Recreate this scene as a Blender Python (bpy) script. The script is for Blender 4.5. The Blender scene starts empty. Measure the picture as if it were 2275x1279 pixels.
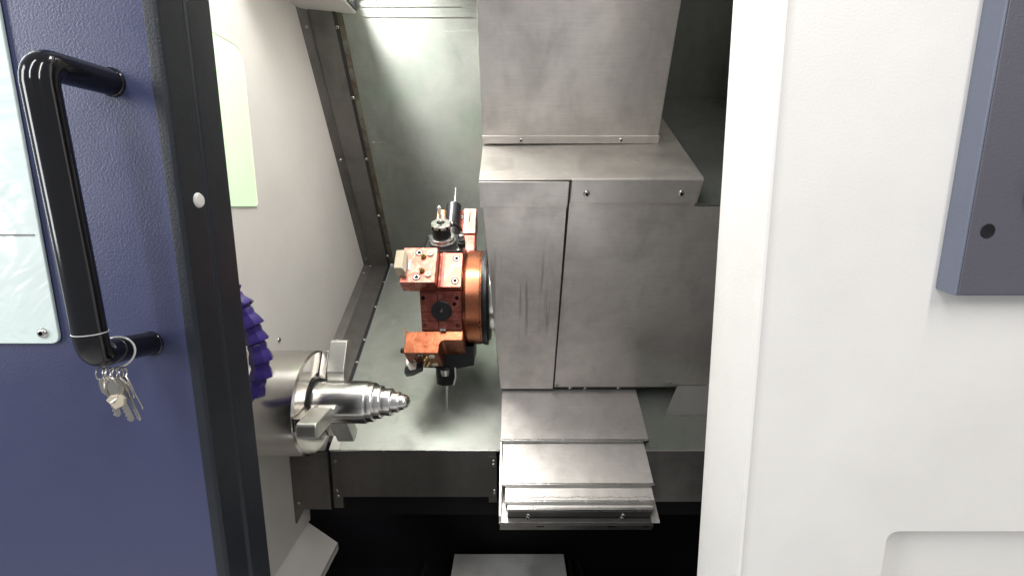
import bpy, bmesh, math, random
from mathutils import Vector, Matrix
R = math.radians
random.seed(7)
sc = bpy.context.scene
C = sc.collection
EYE = Vector((0, 0, 1.5))                     # everything below is measured from the camera's height 1.5 m above the floor

# ------------------------------------------------------------------ camera
cam = bpy.data.objects.new('camera', bpy.data.cameras.new('camera')); C.objects.link(cam)
cam.location = EYE
cam.rotation_euler = (R(90-10.21), R(0.0), 0)
cam.data.sensor_width = 36; cam.data.lens = 15.98
cam.data.clip_start = .02; cam.data.clip_end = 50
sc.camera = cam
# ------------------------------------------------------------------ world + exposure
w = bpy.data.worlds.new('World'); sc.world = w; w.use_nodes = True
bg = w.node_tree.nodes['Background']; bg.inputs[0].default_value = (.93, .96, 1, 1); bg.inputs[1].default_value = .30
sc.view_settings.view_transform = 'Standard'; sc.view_settings.look = 'None'
sc.view_settings.exposure = 0; sc.view_settings.gamma = 1

def area(name, loc, target, sx, sy, power, col=(1, 1, 1), spread=180):
    l = bpy.data.lights.new(name, 'AREA'); l.shape = 'RECTANGLE'; l.size = sx; l.size_y = sy; l.energy = power; l.color = col; l.spread = R(spread)
    o = bpy.data.objects.new(name, l); C.objects.link(o); o.location = EYE + Vector(loc)
    d = (Vector(target) - Vector(loc)); o.rotation_euler = d.to_track_quat('-Z', 'Y').to_euler(); return o
# workshop strip lights behind and above the photographer
area('ceiling_strip_light', (-.55, -.9, 1.35), (-.2, .5, 0), .16, 1.6, 20, (.95, .97, 1))
area('ceiling_strip_light', (.9, -.7, 1.45), (.4, .6, -.1), .16, 1.6, 23, (1, .955, .915))
area('added_side_light', (-1.9, -.55, .55), (.2, .6, -.1), .55, 1.5, 27, (.97, .98, 1))  # added tall light off to the left, for handle streaks and left-facing sides
# inside the machine: lamp at the left end behind the shelf cover, added soft fill under the roof by the door
area('machine_lamp_and_fill', (-.447, 1.0, .665), (-.26, 1.32, .28), .06, .06, 13, (1, 1, .96), 66)
area('machine_lamp_and_fill', (-.2, .68, .77), (-.02, 1.0, -.2), .5, .18, 12, (1, .985, .95))

# ------------------------------------------------------------------ helpers
C30, S30 = math.cos(R(30)), .5
def SN(x, s, n):                                # slant-bed frame: s runs up the 30 degree bed, n away from it
    return Vector((x, s*C30 - n*S30, s*S30 + n*C30))
vS = SN(0, 1, 0); vN = SN(0, 0, 1); vX = Vector((1, 0, 0)); vY = Vector((0, 1, 0)); vZ = Vector((0, 0, 1))
WL = {}
def thing(name, label, cat, loc, group=None):
    o = bpy.data.objects.new(name, None); C.objects.link(o); o.empty_display_size = .02
    o.location = EYE + Vector(loc); WL[o.name] = Vector(loc)
    o['label'] = label; o['category'] = cat
    if group: o['group'] = group
    return o
def obj(name, bm, mats, parent=None, smooth=False, bevel=0, label=None, seg=2):
    base = WL[parent.name] if parent else Vector((0, 0, 0))
    bmesh.ops.recalc_face_normals(bm, faces=bm.faces[:])
    me = bpy.data.meshes.new(name)
    if parent is None:
        cs = [v.co for v in bm.verts]; base = sum(cs, Vector())/len(cs)
    bmesh.ops.translate(bm, vec=-base, verts=bm.verts[:])
    bm.to_mesh(me); bm.free()
    for m in (mats if isinstance(mats, (list, tuple)) else [mats]): me.materials.append(m)
    o = bpy.data.objects.new(name, me); C.objects.link(o); WL[o.name] = base
    if parent: o.parent = parent
    else: o.location = EYE + base
    if bevel:
        b = o.modifiers.new('bevel', 'BEVEL'); b.width = bevel; b.segments = seg; b.limit_method = 'ANGLE'; b.angle_limit = R(35)
        me.shade_smooth(); b.harden_normals = False
        wn = o.modifiers.new('wn', 'WEIGHTED_NORMAL'); wn.keep_sharp = True
    elif smooth:
        me.shade_smooth()
        es = o.modifiers.new('split', 'EDGE_SPLIT'); es.split_angle = R(38)
    if label: o['label'] = label
    return o
def struct(name, bm, m, **k):
    o = obj(name, bm, m, **k); o['kind'] = 'structure'; return o
def B(): return bmesh.new()
def prism(bm, pts, vec, mi=0):
    vec = Vector(vec); a = [bm.verts.new(Vector(p)) for p in pts]; b = [bm.verts.new(Vector(p)+vec) for p in pts]
    fs = [bm.faces.new(a), bm.faces.new(b[::-1])]
    n = len(a)
    for i in range(n): fs.append(bm.faces.new((a[i], b[i], b[(i+1) % n], a[(i+1) % n])))
    for f in fs: f.material_index = mi
    return bm
def box(bm, x0, x1, y0, y1, z0, z1, mi=0):
    return prism(bm, [(x0, y0, z0), (x1, y0, z0), (x1, y0, z1), (x0, y0, z1)], (0, y1-y0, 0), mi)
def sbox(bm, x0, x1, s0, s1, n0, n1, mi=0):
    return prism(bm, [SN(x0, s0, n0), SN(x1, s0, n0), SN(x1, s0, n1), SN(x0, s0, n1)], vS*(s1-s0), mi)
def frame(d):
    d = Vector(d).normalized(); u = d.cross(vX if abs(d.x) < .8 else vZ).normalized(); v = d.cross(u); return d, u, v
def lathe(bm, o, d, prof, n=32, mi=0, u=None):
    """prof: list of (distance along d, radius[, material])"""
    o = Vector(o); d, uu, v = frame(d)
    if u is not None: uu = Vector(u).normalized(); v = d.cross(uu)
    rings = []
    for p in prof:
        if p[1] < 1e-6: rings.append([bm.verts.new(o+d*p[0])])
        else: rings.append([bm.verts.new(o+d*p[0]+(uu*math.cos(2*math.pi*i/n)+v*math.sin(2*math.pi*i/n))*p[1]) for i in range(n)])
    for k in range(len(rings)-1):
        a, b = rings[k], rings[k+1]; m = prof[k+1][2] if len(prof[k+1]) > 2 else mi
        for i in range(n):
            j = (i+1) % n
            if len(a) == 1 and len(b) == 1: continue
            if len(a) == 1: f = bm.faces.new((a[0], b[i], b[j]))
            elif len(b) == 1: f = bm.faces.new((a[i], b[0], a[j]))
            else: f = bm.faces.new((a[i], b[i], b[j], a[j]))
            f.material_index = m
    for r, k in ((rings[0], 0), (rings[-1], len(rings)-1)):
        if len(r) > 1:
            f = bm.faces.new(r); f.material_index = prof[k][2] if len(prof[k]) > 2 else mi
    return bm
def cyl(bm, a, b, r, n=24, mi=0, r2=None):
    a = Vector(a); b = Vector(b); return lathe(bm, a, b-a, [(0, r), ((b-a).length, r if r2 is None else r2)], n, mi)
def spline(pts, k=8, closed=False):
    P = [Vector(p) for p in pts]; out = []; n = len(P)
    rng = range(n) if closed else range(n-1)
    for i in rng:
        if closed: p0, p1, p2, p3 = P[i-1], P[i], P[(i+1) % n], P[(i+2) % n]
        else: p0, p1, p2, p3 = P[max(i-1, 0)], P[i], P[i+1], P[min(i+2, n-1)]
        for j in range(k):
            t = j/k
            out.append(.5*((2*p1)+(p2-p0)*t+(2*p0-5*p1+4*p2-p3)*t*t+(3*p1-p0-3*p2+p3)*t**3))
    if not closed: out.append(P[-1].copy())
    return out
def tube(bm, pts, r, n=12, closed=False, mi=0):
    pts = [Vector(p) for p in pts]; N = len(pts); rings = []; u = None
    for i, p in enumerate(pts):
        if closed: t = (pts[(i+1) % N]-pts[i-1]).normalized()
        else: t = (pts[min(i+1, N-1)]-pts[max(i-1, 0)]).normalized()
        if u is None: u = t.cross(vX if abs(t.x) < .8 else vZ).normalized()
        u = (u - t*u.dot(t)).normalized(); v = t.cross(u)
        rr = r(i/(N-1)) if callable(r) else r
        rings.append([bm.verts.new(p+(u*math.cos(2*math.pi*k/n)+v*math.sin(2*math.pi*k/n))*rr) for k in range(n)])
    for i in range(N if closed else N-1):
        a, b = rings[i], rings[(i+1) % N]
        off = 0
        if closed and i == N-1:                       # pick the ring offset that avoids twisting
            off = min(range(n), key=lambda o_: (a[0].co-b[o_].co).length)
        for k in range(n):
            f = bm.faces.new((a[k], b[(k+off) % n], b[(k+1+off) % n], a[(k+1) % n])); f.material_index = mi
    if not closed: bm.faces.new(rings[0]); bm.faces.new(rings[-1][::-1])
    return bm
def round_poly(pts, r, k=6):
    """2-D polygon with rounded corners (r: one radius or a list)"""
    out = []; n = len(pts)
    for i in range(n):
        rr = r[i] if isinstance(r, (list, tuple)) else r
        p = Vector(pts[i]).to_2d() if False else Vector((pts[i][0], pts[i][1])); a = Vector(pts[i-1][:2]); b = Vector(pts[(i+1) % n][:2])
        if rr <= 0: out.append(p); continue
        da = (a-p).normalized(); db = (b-p).normalized(); ang = da.angle(db); t = rr/math.tan(ang/2)
        q0 = p+da*t; q1 = p+db*t
        for j in range(k+1):
            s = j/k; out.append((1-s)**2*q0 + 2*s*(1-s)*p*.9 + 2*s*(1-s)*.1*(q0+q1)/2 + s*s*q1)
    return out

# ------------------------------------------------------------------ materials
class NT:
    def __init__(s, name):
        s.m = bpy.data.materials.new(name); s.m.use_nodes = True; s.t = s.m.node_tree; s.b = s.t.nodes['Principled BSDF']
        s.tc = s.t.nodes.new('ShaderNodeTexCoord')
    def n(s, ty, **k):
        x = s.t.nodes.new(ty)
        for a, v in k.items():
            if hasattr(x, a): setattr(x, a, v)
            else: x.inputs[a.replace('_', ' ')].default_value = v
        return x
    def l(s, a, b): s.t.links.new(a, b)
    def mapping(s, scale, rot=(0, 0, 0)):
        m = s.n('ShaderNodeMapping'); m.inputs['Scale'].default_value = scale; m.inputs['Rotation'].default_value = rot
        s.l(s.tc.outputs['Object'], m.inputs[0]); return m.outputs[0]
    def noise(s, scale, det=4, rough=.55, vec=None, dist=0):
        x = s.n('ShaderNodeTexNoise'); x.inputs['Scale'].default_value = scale; x.inputs['Detail'].default_value = det
        x.inputs['Roughness'].default_value = rough; x.inputs['Distortion'].default_value = dist
        s.l(vec if vec else s.tc.outputs['Object'], x.inputs[0]); return x.outputs[0]
    def ramp(s, fac, stops):
        r = s.n('ShaderNodeValToRGB'); e = r.color_ramp.elements
        while len(e) < len(stops): e.new(.5)
        for i, (p, c) in enumerate(stops):
            e[i].position = p; e[i].color = c if len(c) == 4 else (*c, 1)
        s.l(fac, r.inputs[0]); return r.outputs[0]
    def bump(s, h, strength, dist, prev=None):
        b = s.n('ShaderNodeBump'); b.inputs['Strength'].default_value = strength; b.inputs['Distance'].default_value = dist
        s.l(h, b.inputs['Height'])
        if prev: s.l(prev, b.inputs['Normal'])
        return b.outputs[0]
    def set(s, **k):
        for a, v in k.items():
            i = s.b.inputs[a.replace('_', ' ')]
            if isinstance(v, bpy.types.NodeSocket): s.l(v, i)
            else: i.default_value = v
        return s
def g(v): return (v, v, v)
def simple(name, col, rough=.5, metal=0, spec=.5, coat=0, bumps=None, var=.06):
    n = NT(name)
    c = n.ramp(n.noise(9, 5), [(.3, tuple(x*(1-var) for x in col)), (.7, tuple(min(1, x*(1+var)) for x in col))])
    rr = n.ramp(n.noise(23, 4), [(.3, g(max(0, rough-.05))), (.7, g(min(1, rough+.06)))])
    n.set(Base_Color=c, Roughness=rr, Metallic=metal, Specular_IOR_Level=spec, Coat_Weight=coat, Coat_Roughness=.08)
    if bumps: n.set(Normal=n.bump(n.noise(bumps[0], 3), bumps[1], bumps[2]))
    return n.m
def steel(name, col, rough, stains=.35, scratch=(2, 60, 60), tint=None, rot=(0, 0, 0), metal=1.0):
    """sheet steel: fine grain along one way, blotchy dulling, dried coolant marks, thin scratches"""
    n = NT(name)
    big = n.noise(4.5, 5, .6, dist=.6); fine = n.noise(1, 6, .6, n.mapping(tuple(8*x for x in scratch), rot))
    mid = n.noise(26, 6, .7)
    c = n.ramp(big, [(.32, tuple(x*(1-stains*.25) for x in col)), (.55, col), (.72, tint if tint else tuple(min(1, x*1.1) for x in col))])
    spots = n.ramp(mid, [(.45, g(1)), (.72, g(1-.22*stains))])
    mx = n.n('ShaderNodeMixRGB', blend_type='MULTIPLY'); mx.inputs[0].default_value = 1; n.l(c, mx.inputs[1]); n.l(spots, mx.inputs[2])
    gr = n.ramp(fine, [(.3, g(.9)), (.7, g(1))])
    m2 = n.n('ShaderNodeMixRGB', blend_type='MULTIPLY'); m2.inputs[0].default_value = 1; n.l(mx.outputs[0], m2.inputs[1]); n.l(gr, m2.inputs[2])
    # a few long thin scratches
    v = n.n('ShaderNodeTexNoise'); v.inputs['Scale'].default_value = 1; v.inputs['Detail'].default_value = 2
    n.l(n.mapping((3, 90, 90), rot), v.inputs[0])
    sc_ = n.ramp(v.outputs[0], [(.735, g(0)), (.75, g(1))])
    tall = n.noise(1, 4, .55, n.mapping((13, 13, 1.6)), dist=.4)
    tr = n.ramp(tall, [(.35, g(.80)), (.50, g(.97)), (.65, g(1))])
    m3 = n.n('ShaderNodeMixRGB', blend_type='MULTIPLY'); m3.inputs[0].default_value = .8; n.l(m2.outputs[0], m3.inputs[1]); n.l(tr, m3.inputs[2]); m2 = m3
    bt = n.n('ShaderNodeMixRGB'); bt.inputs[0].default_value = .5; n.l(big, bt.inputs[1]); n.l(tall, bt.inputs[2])
    rr = n.ramp(bt.outputs[0], [(.35, g(rough+.16)), (.65, g(max(.05, rough-.08)))])
    ra = n.n('ShaderNodeMath', operation='MULTIPLY_ADD'); n.l(mid, ra.inputs[0]); ra.inputs[1].default_value = .12; n.l(rr, ra.inputs[2])
    nb = n.bump(fine, .25, .0006); nb = n.bump(n.noise(2.6, 2), .45, .012, nb); nb = n.bump(sc_, .4, .0004, nb)
    n.set(Base_Color=m2.outputs[0], Roughness=ra.outputs[0], Metallic=metal, Normal=nb)
    return n.m
def paint(name, col, rough, pebble, strength, coat=0):
    n = NT(name)
    c = n.ramp(n.noise(6, 4), [(.3, tuple(x*.95 for x in col)), (.7, tuple(min(1, x*1.04) for x in col))])
    n1 = n.noise(pebble, 2, .5, dist=.15); nb = n.bump(n1, strength, .0008)
    rr = n.ramp(n.noise(30, 4), [(.3, g(rough-.04)), (.7, g(rough+.05))])
    n.set(Base_Color=c, Roughness=rr, Normal=nb, Coat_Weight=coat)
    return n.m
M = {}
M['navy'] = paint('textured_navy_paint', (.047, .054, .118), .34, 500, .30)
M['gasket'] = paint('black_edge_paint', (.010, .013, .019), .42, 500, .3)
M['handle'] = simple('glossy_black_plastic', (.006, .006, .008), .13, spec=.6, var=.1, bumps=(60, .12, .0006))
M['white'] = paint('white_powder_coat', (.83, .81, .775), .45, 420, .35)
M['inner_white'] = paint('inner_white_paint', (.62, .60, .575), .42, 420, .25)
M['mint'] = simple('pale_mint_sheet', (.66, .84, .74), .25, var=.05)
M['steel'] = steel('satin_sheet_steel', (.84, .79, .755), .32, stains=.5, metal=.88)
M['wall_steel'] = steel('dull_steel_green_reflection', (.27, .285, .26), .36, stains=.4, tint=(.26, .31, .26), metal=.8)  # green tint is a reflection put into the base colour
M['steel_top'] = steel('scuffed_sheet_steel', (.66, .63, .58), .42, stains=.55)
M['steel_green'] = steel('stained_steel_green_reflection', (.44, .46, .42), .36, stains=.35, tint=(.43, .49, .42), metal=.8)  # stains, plus a greenish reflection painted in as tint
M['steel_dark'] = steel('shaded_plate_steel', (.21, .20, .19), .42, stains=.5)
M['slide'] = steel('polished_slide_cover', (.80, .76, .72), .35, stains=.5, metal=.88)
M['rubber'] = simple('black_rubber', (.012, .012, .012), .6)
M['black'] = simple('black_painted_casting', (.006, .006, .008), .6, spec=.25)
M['chrome'] = simple('turned_bright_steel', (.82, .80, .78), .22, 1, bumps=(40, .02, .0003))
M['chuckm'] = simple('ground_chuck_steel', (.62, .595, .56), .21, 1, bumps=(30, .03, .0006))
M['jaw'] = steel('soft_jaw_steel', (.68, .68, .64), .32, stains=.25)
M['screw'] = simple('bright_screw', (.62, .61, .58), .25, 1)
M['blackox'] = simple('black_oxide_steel', (.022, .022, .024), .35, .6, spec=.6)
M['brass'] = simple('brass', (.55, .42, .18), .3, 1)
M['cream'] = simple('cream_cap', (.75, .74, .60), .4)
M['hose'] = simple('violet_plastic', (.040, .025, .165), .34, spec=.5)
M['keysteel'] = simple('nickel_key', (.60, .57, .52), .28, 1)
M['wire'] = simple('pale_wire', (.75, .74, .72), .35, .5)
M['deep'] = simple('dark_hole', (.004, .004, .004), .8, spec=.1)
M['wood'] = steel('dull_tool_shank', (.62, .55, .42), .5, stains=.5, metal=.35)
M['panelgrey'] = paint('violet_grey_paint', (.105, .10, .125), .42, 480, .6)
M['paneledge'] = paint('side_lit_edge_paint', (.16, .175, .23), .38, 480, .4)  # lighter and bluer than the box face: side light put into the colour
def copper(name, a, b, c_, rough=.33):
    n = NT(name)
    big = n.noise(28, 6, .65, dist=1.6)
    c = n.ramp(big, [(.34, a), (.5, b), (.60, c_), (.70, b)])
    edge = n.ramp(n.noise(75, 4, .6, dist=2.2), [(.47, g(.62)), (.50, g(1)), (.53, g(1))])
    mx = n.n('ShaderNodeMixRGB', blend_type='MULTIPLY'); mx.inputs[0].default_value = .4; n.l(c, mx.inputs[1]); n.l(edge, mx.inputs[2])
    rr = n.ramp(big, [(.35, g(rough)), (.65, g(rough+.18))])
    n.set(Base_Color=mx.outputs[0], Roughness=rr, Metallic=.85, Normal=n.bump(n.noise(120, 3), .1, .0004))
    return n.m
M['copper'] = copper('coppery_red_oxide', (.30, .075, .052), (.40, .13, .095), (.58, .28, .23))
M['copper_o'] = copper('orange_copper', (.30, .085, .038), (.36, .115, .055), (.43, .16, .08), .26)
M['rim'] = simple('burnished_copper_rim', (.42, .15, .078), .27, 1, var=.08, bumps=(18, .15, .002))
M['copper_d'] = copper('dull_red_oxide', (.20, .055, .042), (.27, .08, .062), (.34, .12, .10), .34)
# rust-edged strip
n = NT('rust_edged_steel')
rc = n.ramp(n.noise(16, 5, .65, dist=1), [(.40, (.16, .155, .13)), (.55, (.10, .085, .06)), (.68, (.07, .035, .025))])
n.set(Base_Color=rc, Roughness=.5, Metallic=.6); M['rust'] = n.m
# glass-like window sheet of the door
n = NT('door_window_sheet')
n.set(Base_Color=n.ramp(n.noise(5, 4, .6, dist=1), [(.3, (.68, .81, .77)), (.7, (.80, .88, .85))]), Roughness=.12, Specular_IOR_Level=.7,
      Coat_Weight=.6, Coat_Roughness=.03, Normal=n.bump(n.noise(9, 3, .6, dist=2), .25, .01)); M['doorglass'] = n.m
# side window: a translucent sheet lit from outside
n = NT('lit_mint_sheet')
lc = n.ramp(n.noise(1, 3, .5, n.mapping((1, 14, .6))), [(.3, (.56, .78, .50)), (.7, (.64, .85, .57))])
n.set(Base_Color=lc, Roughness=.25, Emission_Color=lc, Emission_Strength=.40); M['litsheet'] = n.m
# scratched lower slide with a dirty tide line
M['floor'] = simple('bounce_floor_concrete', (.78, .77, .74), .5)  # kept pale so the unseen floor bounces light into the machine
M['apron'] = steel('dull_apron_sheet', (.44, .43, .405), .5, stains=.3, metal=.5)
M['grime'] = simple('dried_grime', (.30, .285, .25), .6)
M['tray'] = steel('dusty_tray_sheet', (.84, .82, .78), .5, stains=.3, metal=0)
src = M['steel'].copy(); src.name = 'streaked_sheet_steel_base'; M['steel_streak'] = src
nt = src.node_tree; bs = nt.nodes['Principled BSDF']; tc_ = [x for x in nt.nodes if x.type == 'TEX_COORD'][0]
def add(ty): return nt.nodes.new(ty)
mp = add('ShaderNodeMapping'); mp.inputs['Scale'].default_value = (95, 4, 4); nt.links.new(tc_.outputs['Object'], mp.inputs[0])
nz = add('ShaderNodeTexNoise'); nz.inputs['Scale'].default_value = 1; nz.inputs['Detail'].default_value = 3; nt.links.new(mp.outputs[0], nz.inputs[0])
rp_ = add('ShaderNodeValToRGB'); rp_.color_ramp.elements[0].position = .56; rp_.color_ramp.elements[1].position = .66; nt.links.new(nz.outputs[0], rp_.inputs[0])
sx = add('ShaderNodeSeparateXYZ'); nt.links.new(tc_.outputs['Object'], sx.inputs[0])
mr = add('ShaderNodeValToRGB'); e = mr.color_ramp.elements; e[0].position = .36; e[0].color = (0, 0, 0, 1); e[1].position = .44; e[1].color = (1, 1, 1, 1)
for p_, v_ in ((.60, 1), (.74, 0)): q_ = e.new(p_); q_.color = (v_, v_, v_, 1)
mz = add('ShaderNodeMapRange'); mz.inputs['From Min'].default_value = -.1; mz.inputs['From Max'].default_value = .6; nt.links.new(sx.outputs['Z'], mz.inputs[0]); nt.links.new(mz.outputs[0], mr.inputs[0])
mu = add('ShaderNodeMath'); mu.operation = 'MULTIPLY'; nt.links.new(rp_.outputs[0], mu.inputs[0]); nt.links.new(mr.outputs[0], mu.inputs[1])
mu2 = add('ShaderNodeMath'); mu2.operation = 'MULTIPLY'; nt.links.new(mu.outputs[0], mu2.inputs[0]); mu2.inputs[1].default_value = .45
mc = add('ShaderNodeMixRGB'); old = bs.inputs['Base Color'].links[0].from_socket; nt.links.new(mu2.outputs[0], mc.inputs[0]); nt.links.new(old, mc.inputs[1]); mc.inputs[2].default_value = (.16, .15, .14, 1); nt.links.new(mc.outputs[0], bs.inputs['Base Color'])
M['lamp'] = NT('lamp_diffuser').set(Base_Color=(.9, .9, .9, 1), Emission_Color=(.93, 1, .95, 1), Emission_Strength=9).m

# ------------------------------------------------------------------ screws (shared meshes)
_scr = {}
def screw_mesh(kind):
    if kind in _scr: return _scr[kind]
    bm = B()
    if kind == 'dome':
        lathe(bm, (0, 0, 0), vZ, [(-.2, 1.0), (.05, 1.0), (.35, .88), (.52, .62), (.56, .42), (.56, .40, 1), (.25, .36, 1), (.25, 0, 1)], 16); ms = [M['screw'], M['deep']]
    elif kind == 'socket':          # counterbored cap screw: dark ring, metal head, hex socket
        lathe(bm, (0, 0, 0), vZ, [(-.05, 1.0, 1), (.03, 1.0, 1), (.03, .86, 1), (-.02, .80, 1), (.06, .78), (.10, .70), (.10, .42), (.02, .40, 1), (.02, 0, 1)], 18); ms = [M['screw'], M['deep']]
    elif kind == 'cap':
        lathe(bm, (0, 0, 0), vZ, [(-.1, 1.0), (.4, 1.0), (.5, .92), (.5, .32), (.5, .3, 1), (.3, .28, 1), (.3, 0, 1)], 18); ms = [M['cream'], M['brass']]
    elif kind == 'hole':
        lathe(bm, (0, 0, 0), vZ, [(-.05, 1.0), (.04, 1.0), (.04, .86), (.0, .8), (.0, 0)], 16); ms = [M['deep']]
    elif kind == 'recess':
        lathe(bm, (0, 0, 0), vZ, [(-.05, 1.0), (.03, 1.0), (.03, .93), (.0, .88), (.0, 0)], 24); ms = [M['blackox']]
    me = bpy.data.meshes.new('screw_'+kind); bmesh.ops.recalc_face_normals(bm, faces=bm.faces[:]); bm.to_mesh(me); bm.free()
    for m in ms: me.materials.append(m)
    me.shade_smooth(); _scr[kind] = me; return me
def screw(parent, pos, d, r, kind='dome', name='screw'):
    o = bpy.data.objects.new(name, screw_mesh(kind)); C.objects.link(o); o.parent = parent
    o.location = Vector(pos) - WL[parent.name]; o.scale = (r, r, r)
    o.rotation_euler = Vector(d).to_track_quat('Z', 'Y').to_euler(); return o

# =================================================================== LATHE INTERIOR
XL, X1, FL, BK = -.55, -.452, -1.033, 1.353
# --- white headstock side wall
t = thing('side_wall', 'off-white inner side wall behind the chuck with a pale green window', 'wall', (XL, 1.0, -.84))
bm = B()
prism(bm, [(XL, .60, .80), (XL, 1.14, .80), (XL, 1.712, -.205), (XL, 1.70, -.25), (XL, 1.12, -.60), (XL, 1.108, -.84), (XL, .60, -.84)], (-.012, 0, 0))
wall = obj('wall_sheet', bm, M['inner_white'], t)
wp = round_poly([(.78, -.001), (.994, -.001), (.990, .313), (.78, .312)], [0, .012, .026, 0])
bm = B(); prism(bm, [(XL+.0005, p.x, p.y) for p in wp], (.003, 0, 0))
pane = obj('window_pane', bm, M['litsheet'], t, bevel=.001)
bm = B(); tube(bm, [(XL+.0035, p.x, p.y) for p in wp[2:]], .0012, 6); obj('window_bead', bm, M['cream'], t)
screw(t, (XL, 1.033, -.3105), vX, .0065); screw(t, (XL, .919, -.2404), vX, .0065)
# --- chute plate under the side wall
bm = B(); prism(bm, [(XL-.01, .60, -.842), (XL-.01, 1.105, -.842), (-.476, 1.10, -.905), (-.476, .60, -.905)], (0, 0, -.004))
prism(bm, [(-.476, .60, -.905), (-.476, 1.10, -.905), (-.4785, 1.10, -.909), (-.4785, .60, -.909)], (0, 0, -.02))
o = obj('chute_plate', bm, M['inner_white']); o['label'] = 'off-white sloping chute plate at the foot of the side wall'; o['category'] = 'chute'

# --- back wall
t = thing('rear_wall', 'tall leaning grey-green steel back panel with scratches behind the turret', 'panel', SN(0, BK, FL))
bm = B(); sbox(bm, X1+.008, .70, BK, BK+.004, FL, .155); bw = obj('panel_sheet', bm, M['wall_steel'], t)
bm = B(); sbox(bm, X1-.001, X1+.013, BK-.0025, BK-.0001, FL+.01, .15); obj('rusty_edge_strip', bm, M['rust'], t, label='rust-stained strip along the seam')
bm = B(); sbox(bm, -.385, -.10, BK-.0012, BK-.0002, -.226, -.2248)
sbox(bm, -.385, -.13, BK-.0012, BK-.0002, -.2025, -.2015); sbox(bm, -.345, -.3438, BK-.0013, BK-.0003, -.2015, -.10)
obj('weld_line', bm, M['steel_dark'], t)
for x0, x1, nn in ((-.428, -.385, -.560), (-.428, -.378, -.583), (-.405, -.37, -.640)):
    bm = B(); sbox(bm, x0, x1, BK-.0012, BK-.0001, nn, nn+.0022); obj('rivet_mark', bm, M['screw'], t)
# --- left strip of the back wall with bent flange
t = thing('back_corner_cover', 'narrow grey steel corner cover between the white side wall and the back panel', 'cover', SN(-.5, BK, FL))
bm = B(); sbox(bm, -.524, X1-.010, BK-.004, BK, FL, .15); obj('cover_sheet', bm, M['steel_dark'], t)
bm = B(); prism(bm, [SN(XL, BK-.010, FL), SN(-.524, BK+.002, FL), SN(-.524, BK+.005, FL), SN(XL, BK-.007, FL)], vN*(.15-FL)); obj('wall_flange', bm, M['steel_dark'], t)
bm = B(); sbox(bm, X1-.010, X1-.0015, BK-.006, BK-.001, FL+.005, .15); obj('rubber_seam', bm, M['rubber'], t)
for nn in (-.2475, -.616, -1.0): screw(t, SN(-.539, BK-.003, nn), SN(.3, -1, 0), .0048)
for nn in (-.2475, -.4256, -.6115, -.815, -.985): screw(t, SN(X1-.004, BK-.006, nn), -vS, .0048)
# --- bed floor
t = thing('bed_cover', 'sloping grey-green steel bed cover plate below the turret', 'cover', SN(0, .601, FL))
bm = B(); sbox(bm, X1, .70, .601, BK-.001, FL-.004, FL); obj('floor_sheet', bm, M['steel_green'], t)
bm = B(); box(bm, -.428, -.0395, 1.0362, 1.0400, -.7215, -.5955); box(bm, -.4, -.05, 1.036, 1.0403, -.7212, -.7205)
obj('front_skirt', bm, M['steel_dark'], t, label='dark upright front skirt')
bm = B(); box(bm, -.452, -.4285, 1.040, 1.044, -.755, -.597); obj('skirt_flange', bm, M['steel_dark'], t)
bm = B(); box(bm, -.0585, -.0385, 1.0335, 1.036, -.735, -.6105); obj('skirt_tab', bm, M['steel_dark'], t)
bm = B(); sbox(bm, X1+.002, -.032, .5985, .6010, FL-.004, FL+.0012); obj('front_lip', bm, M['screw'], t, bevel=.001, label='bright worn front edge')
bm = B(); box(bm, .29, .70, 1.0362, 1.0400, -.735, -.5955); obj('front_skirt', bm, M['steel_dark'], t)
bm = B(); sbox(bm, .33, .70, .5985, .6010, FL-.004, FL+.0008); obj('front_lip', bm, M['steel'], t, bevel=.0008)
for p in ((-.442, -.6256), (-.440, -.722), (-.443, -.707)): screw(t, (p[0], 1.040, p[1]), -vY, .0045)
for p in ((-.046, -.622), (-.046, -.632), (-.044, -.703), (-.044, -.711)): screw(t, (p[0], 1.0335, p[1]), -vY, .0042)
# little bright tab at the end of the seam
t2 = thing('bed_corner_cover', 'narrow steel bed strip under the chuck with a folded front plate', 'cover', SN(-.5, .6, FL))
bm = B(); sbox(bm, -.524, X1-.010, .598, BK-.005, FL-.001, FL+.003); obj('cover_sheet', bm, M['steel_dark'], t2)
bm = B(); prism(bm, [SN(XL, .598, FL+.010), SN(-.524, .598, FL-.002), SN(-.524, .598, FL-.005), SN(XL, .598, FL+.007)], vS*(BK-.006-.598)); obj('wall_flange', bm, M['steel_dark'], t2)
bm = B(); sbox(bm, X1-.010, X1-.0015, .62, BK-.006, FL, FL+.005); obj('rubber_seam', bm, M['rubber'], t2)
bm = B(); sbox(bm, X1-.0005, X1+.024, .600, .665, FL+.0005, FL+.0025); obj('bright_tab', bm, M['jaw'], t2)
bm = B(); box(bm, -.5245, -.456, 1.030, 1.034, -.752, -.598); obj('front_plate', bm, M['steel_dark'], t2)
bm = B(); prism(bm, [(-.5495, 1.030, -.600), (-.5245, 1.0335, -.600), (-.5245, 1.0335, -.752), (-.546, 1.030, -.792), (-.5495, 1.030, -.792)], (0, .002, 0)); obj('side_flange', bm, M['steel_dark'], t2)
screw(t2, (-.5365, 1.029, -.735), -vY, .0045)
for ss in (.74, .88, .97, 1.12, 1.25): screw(t2, SN(X1-.004, ss, FL+.005), vN, .0045)
for ss in (.969, 1.30): screw(t2, SN(-.539, ss, FL+.006), SN(.3, 0, 1), .0048)

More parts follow.
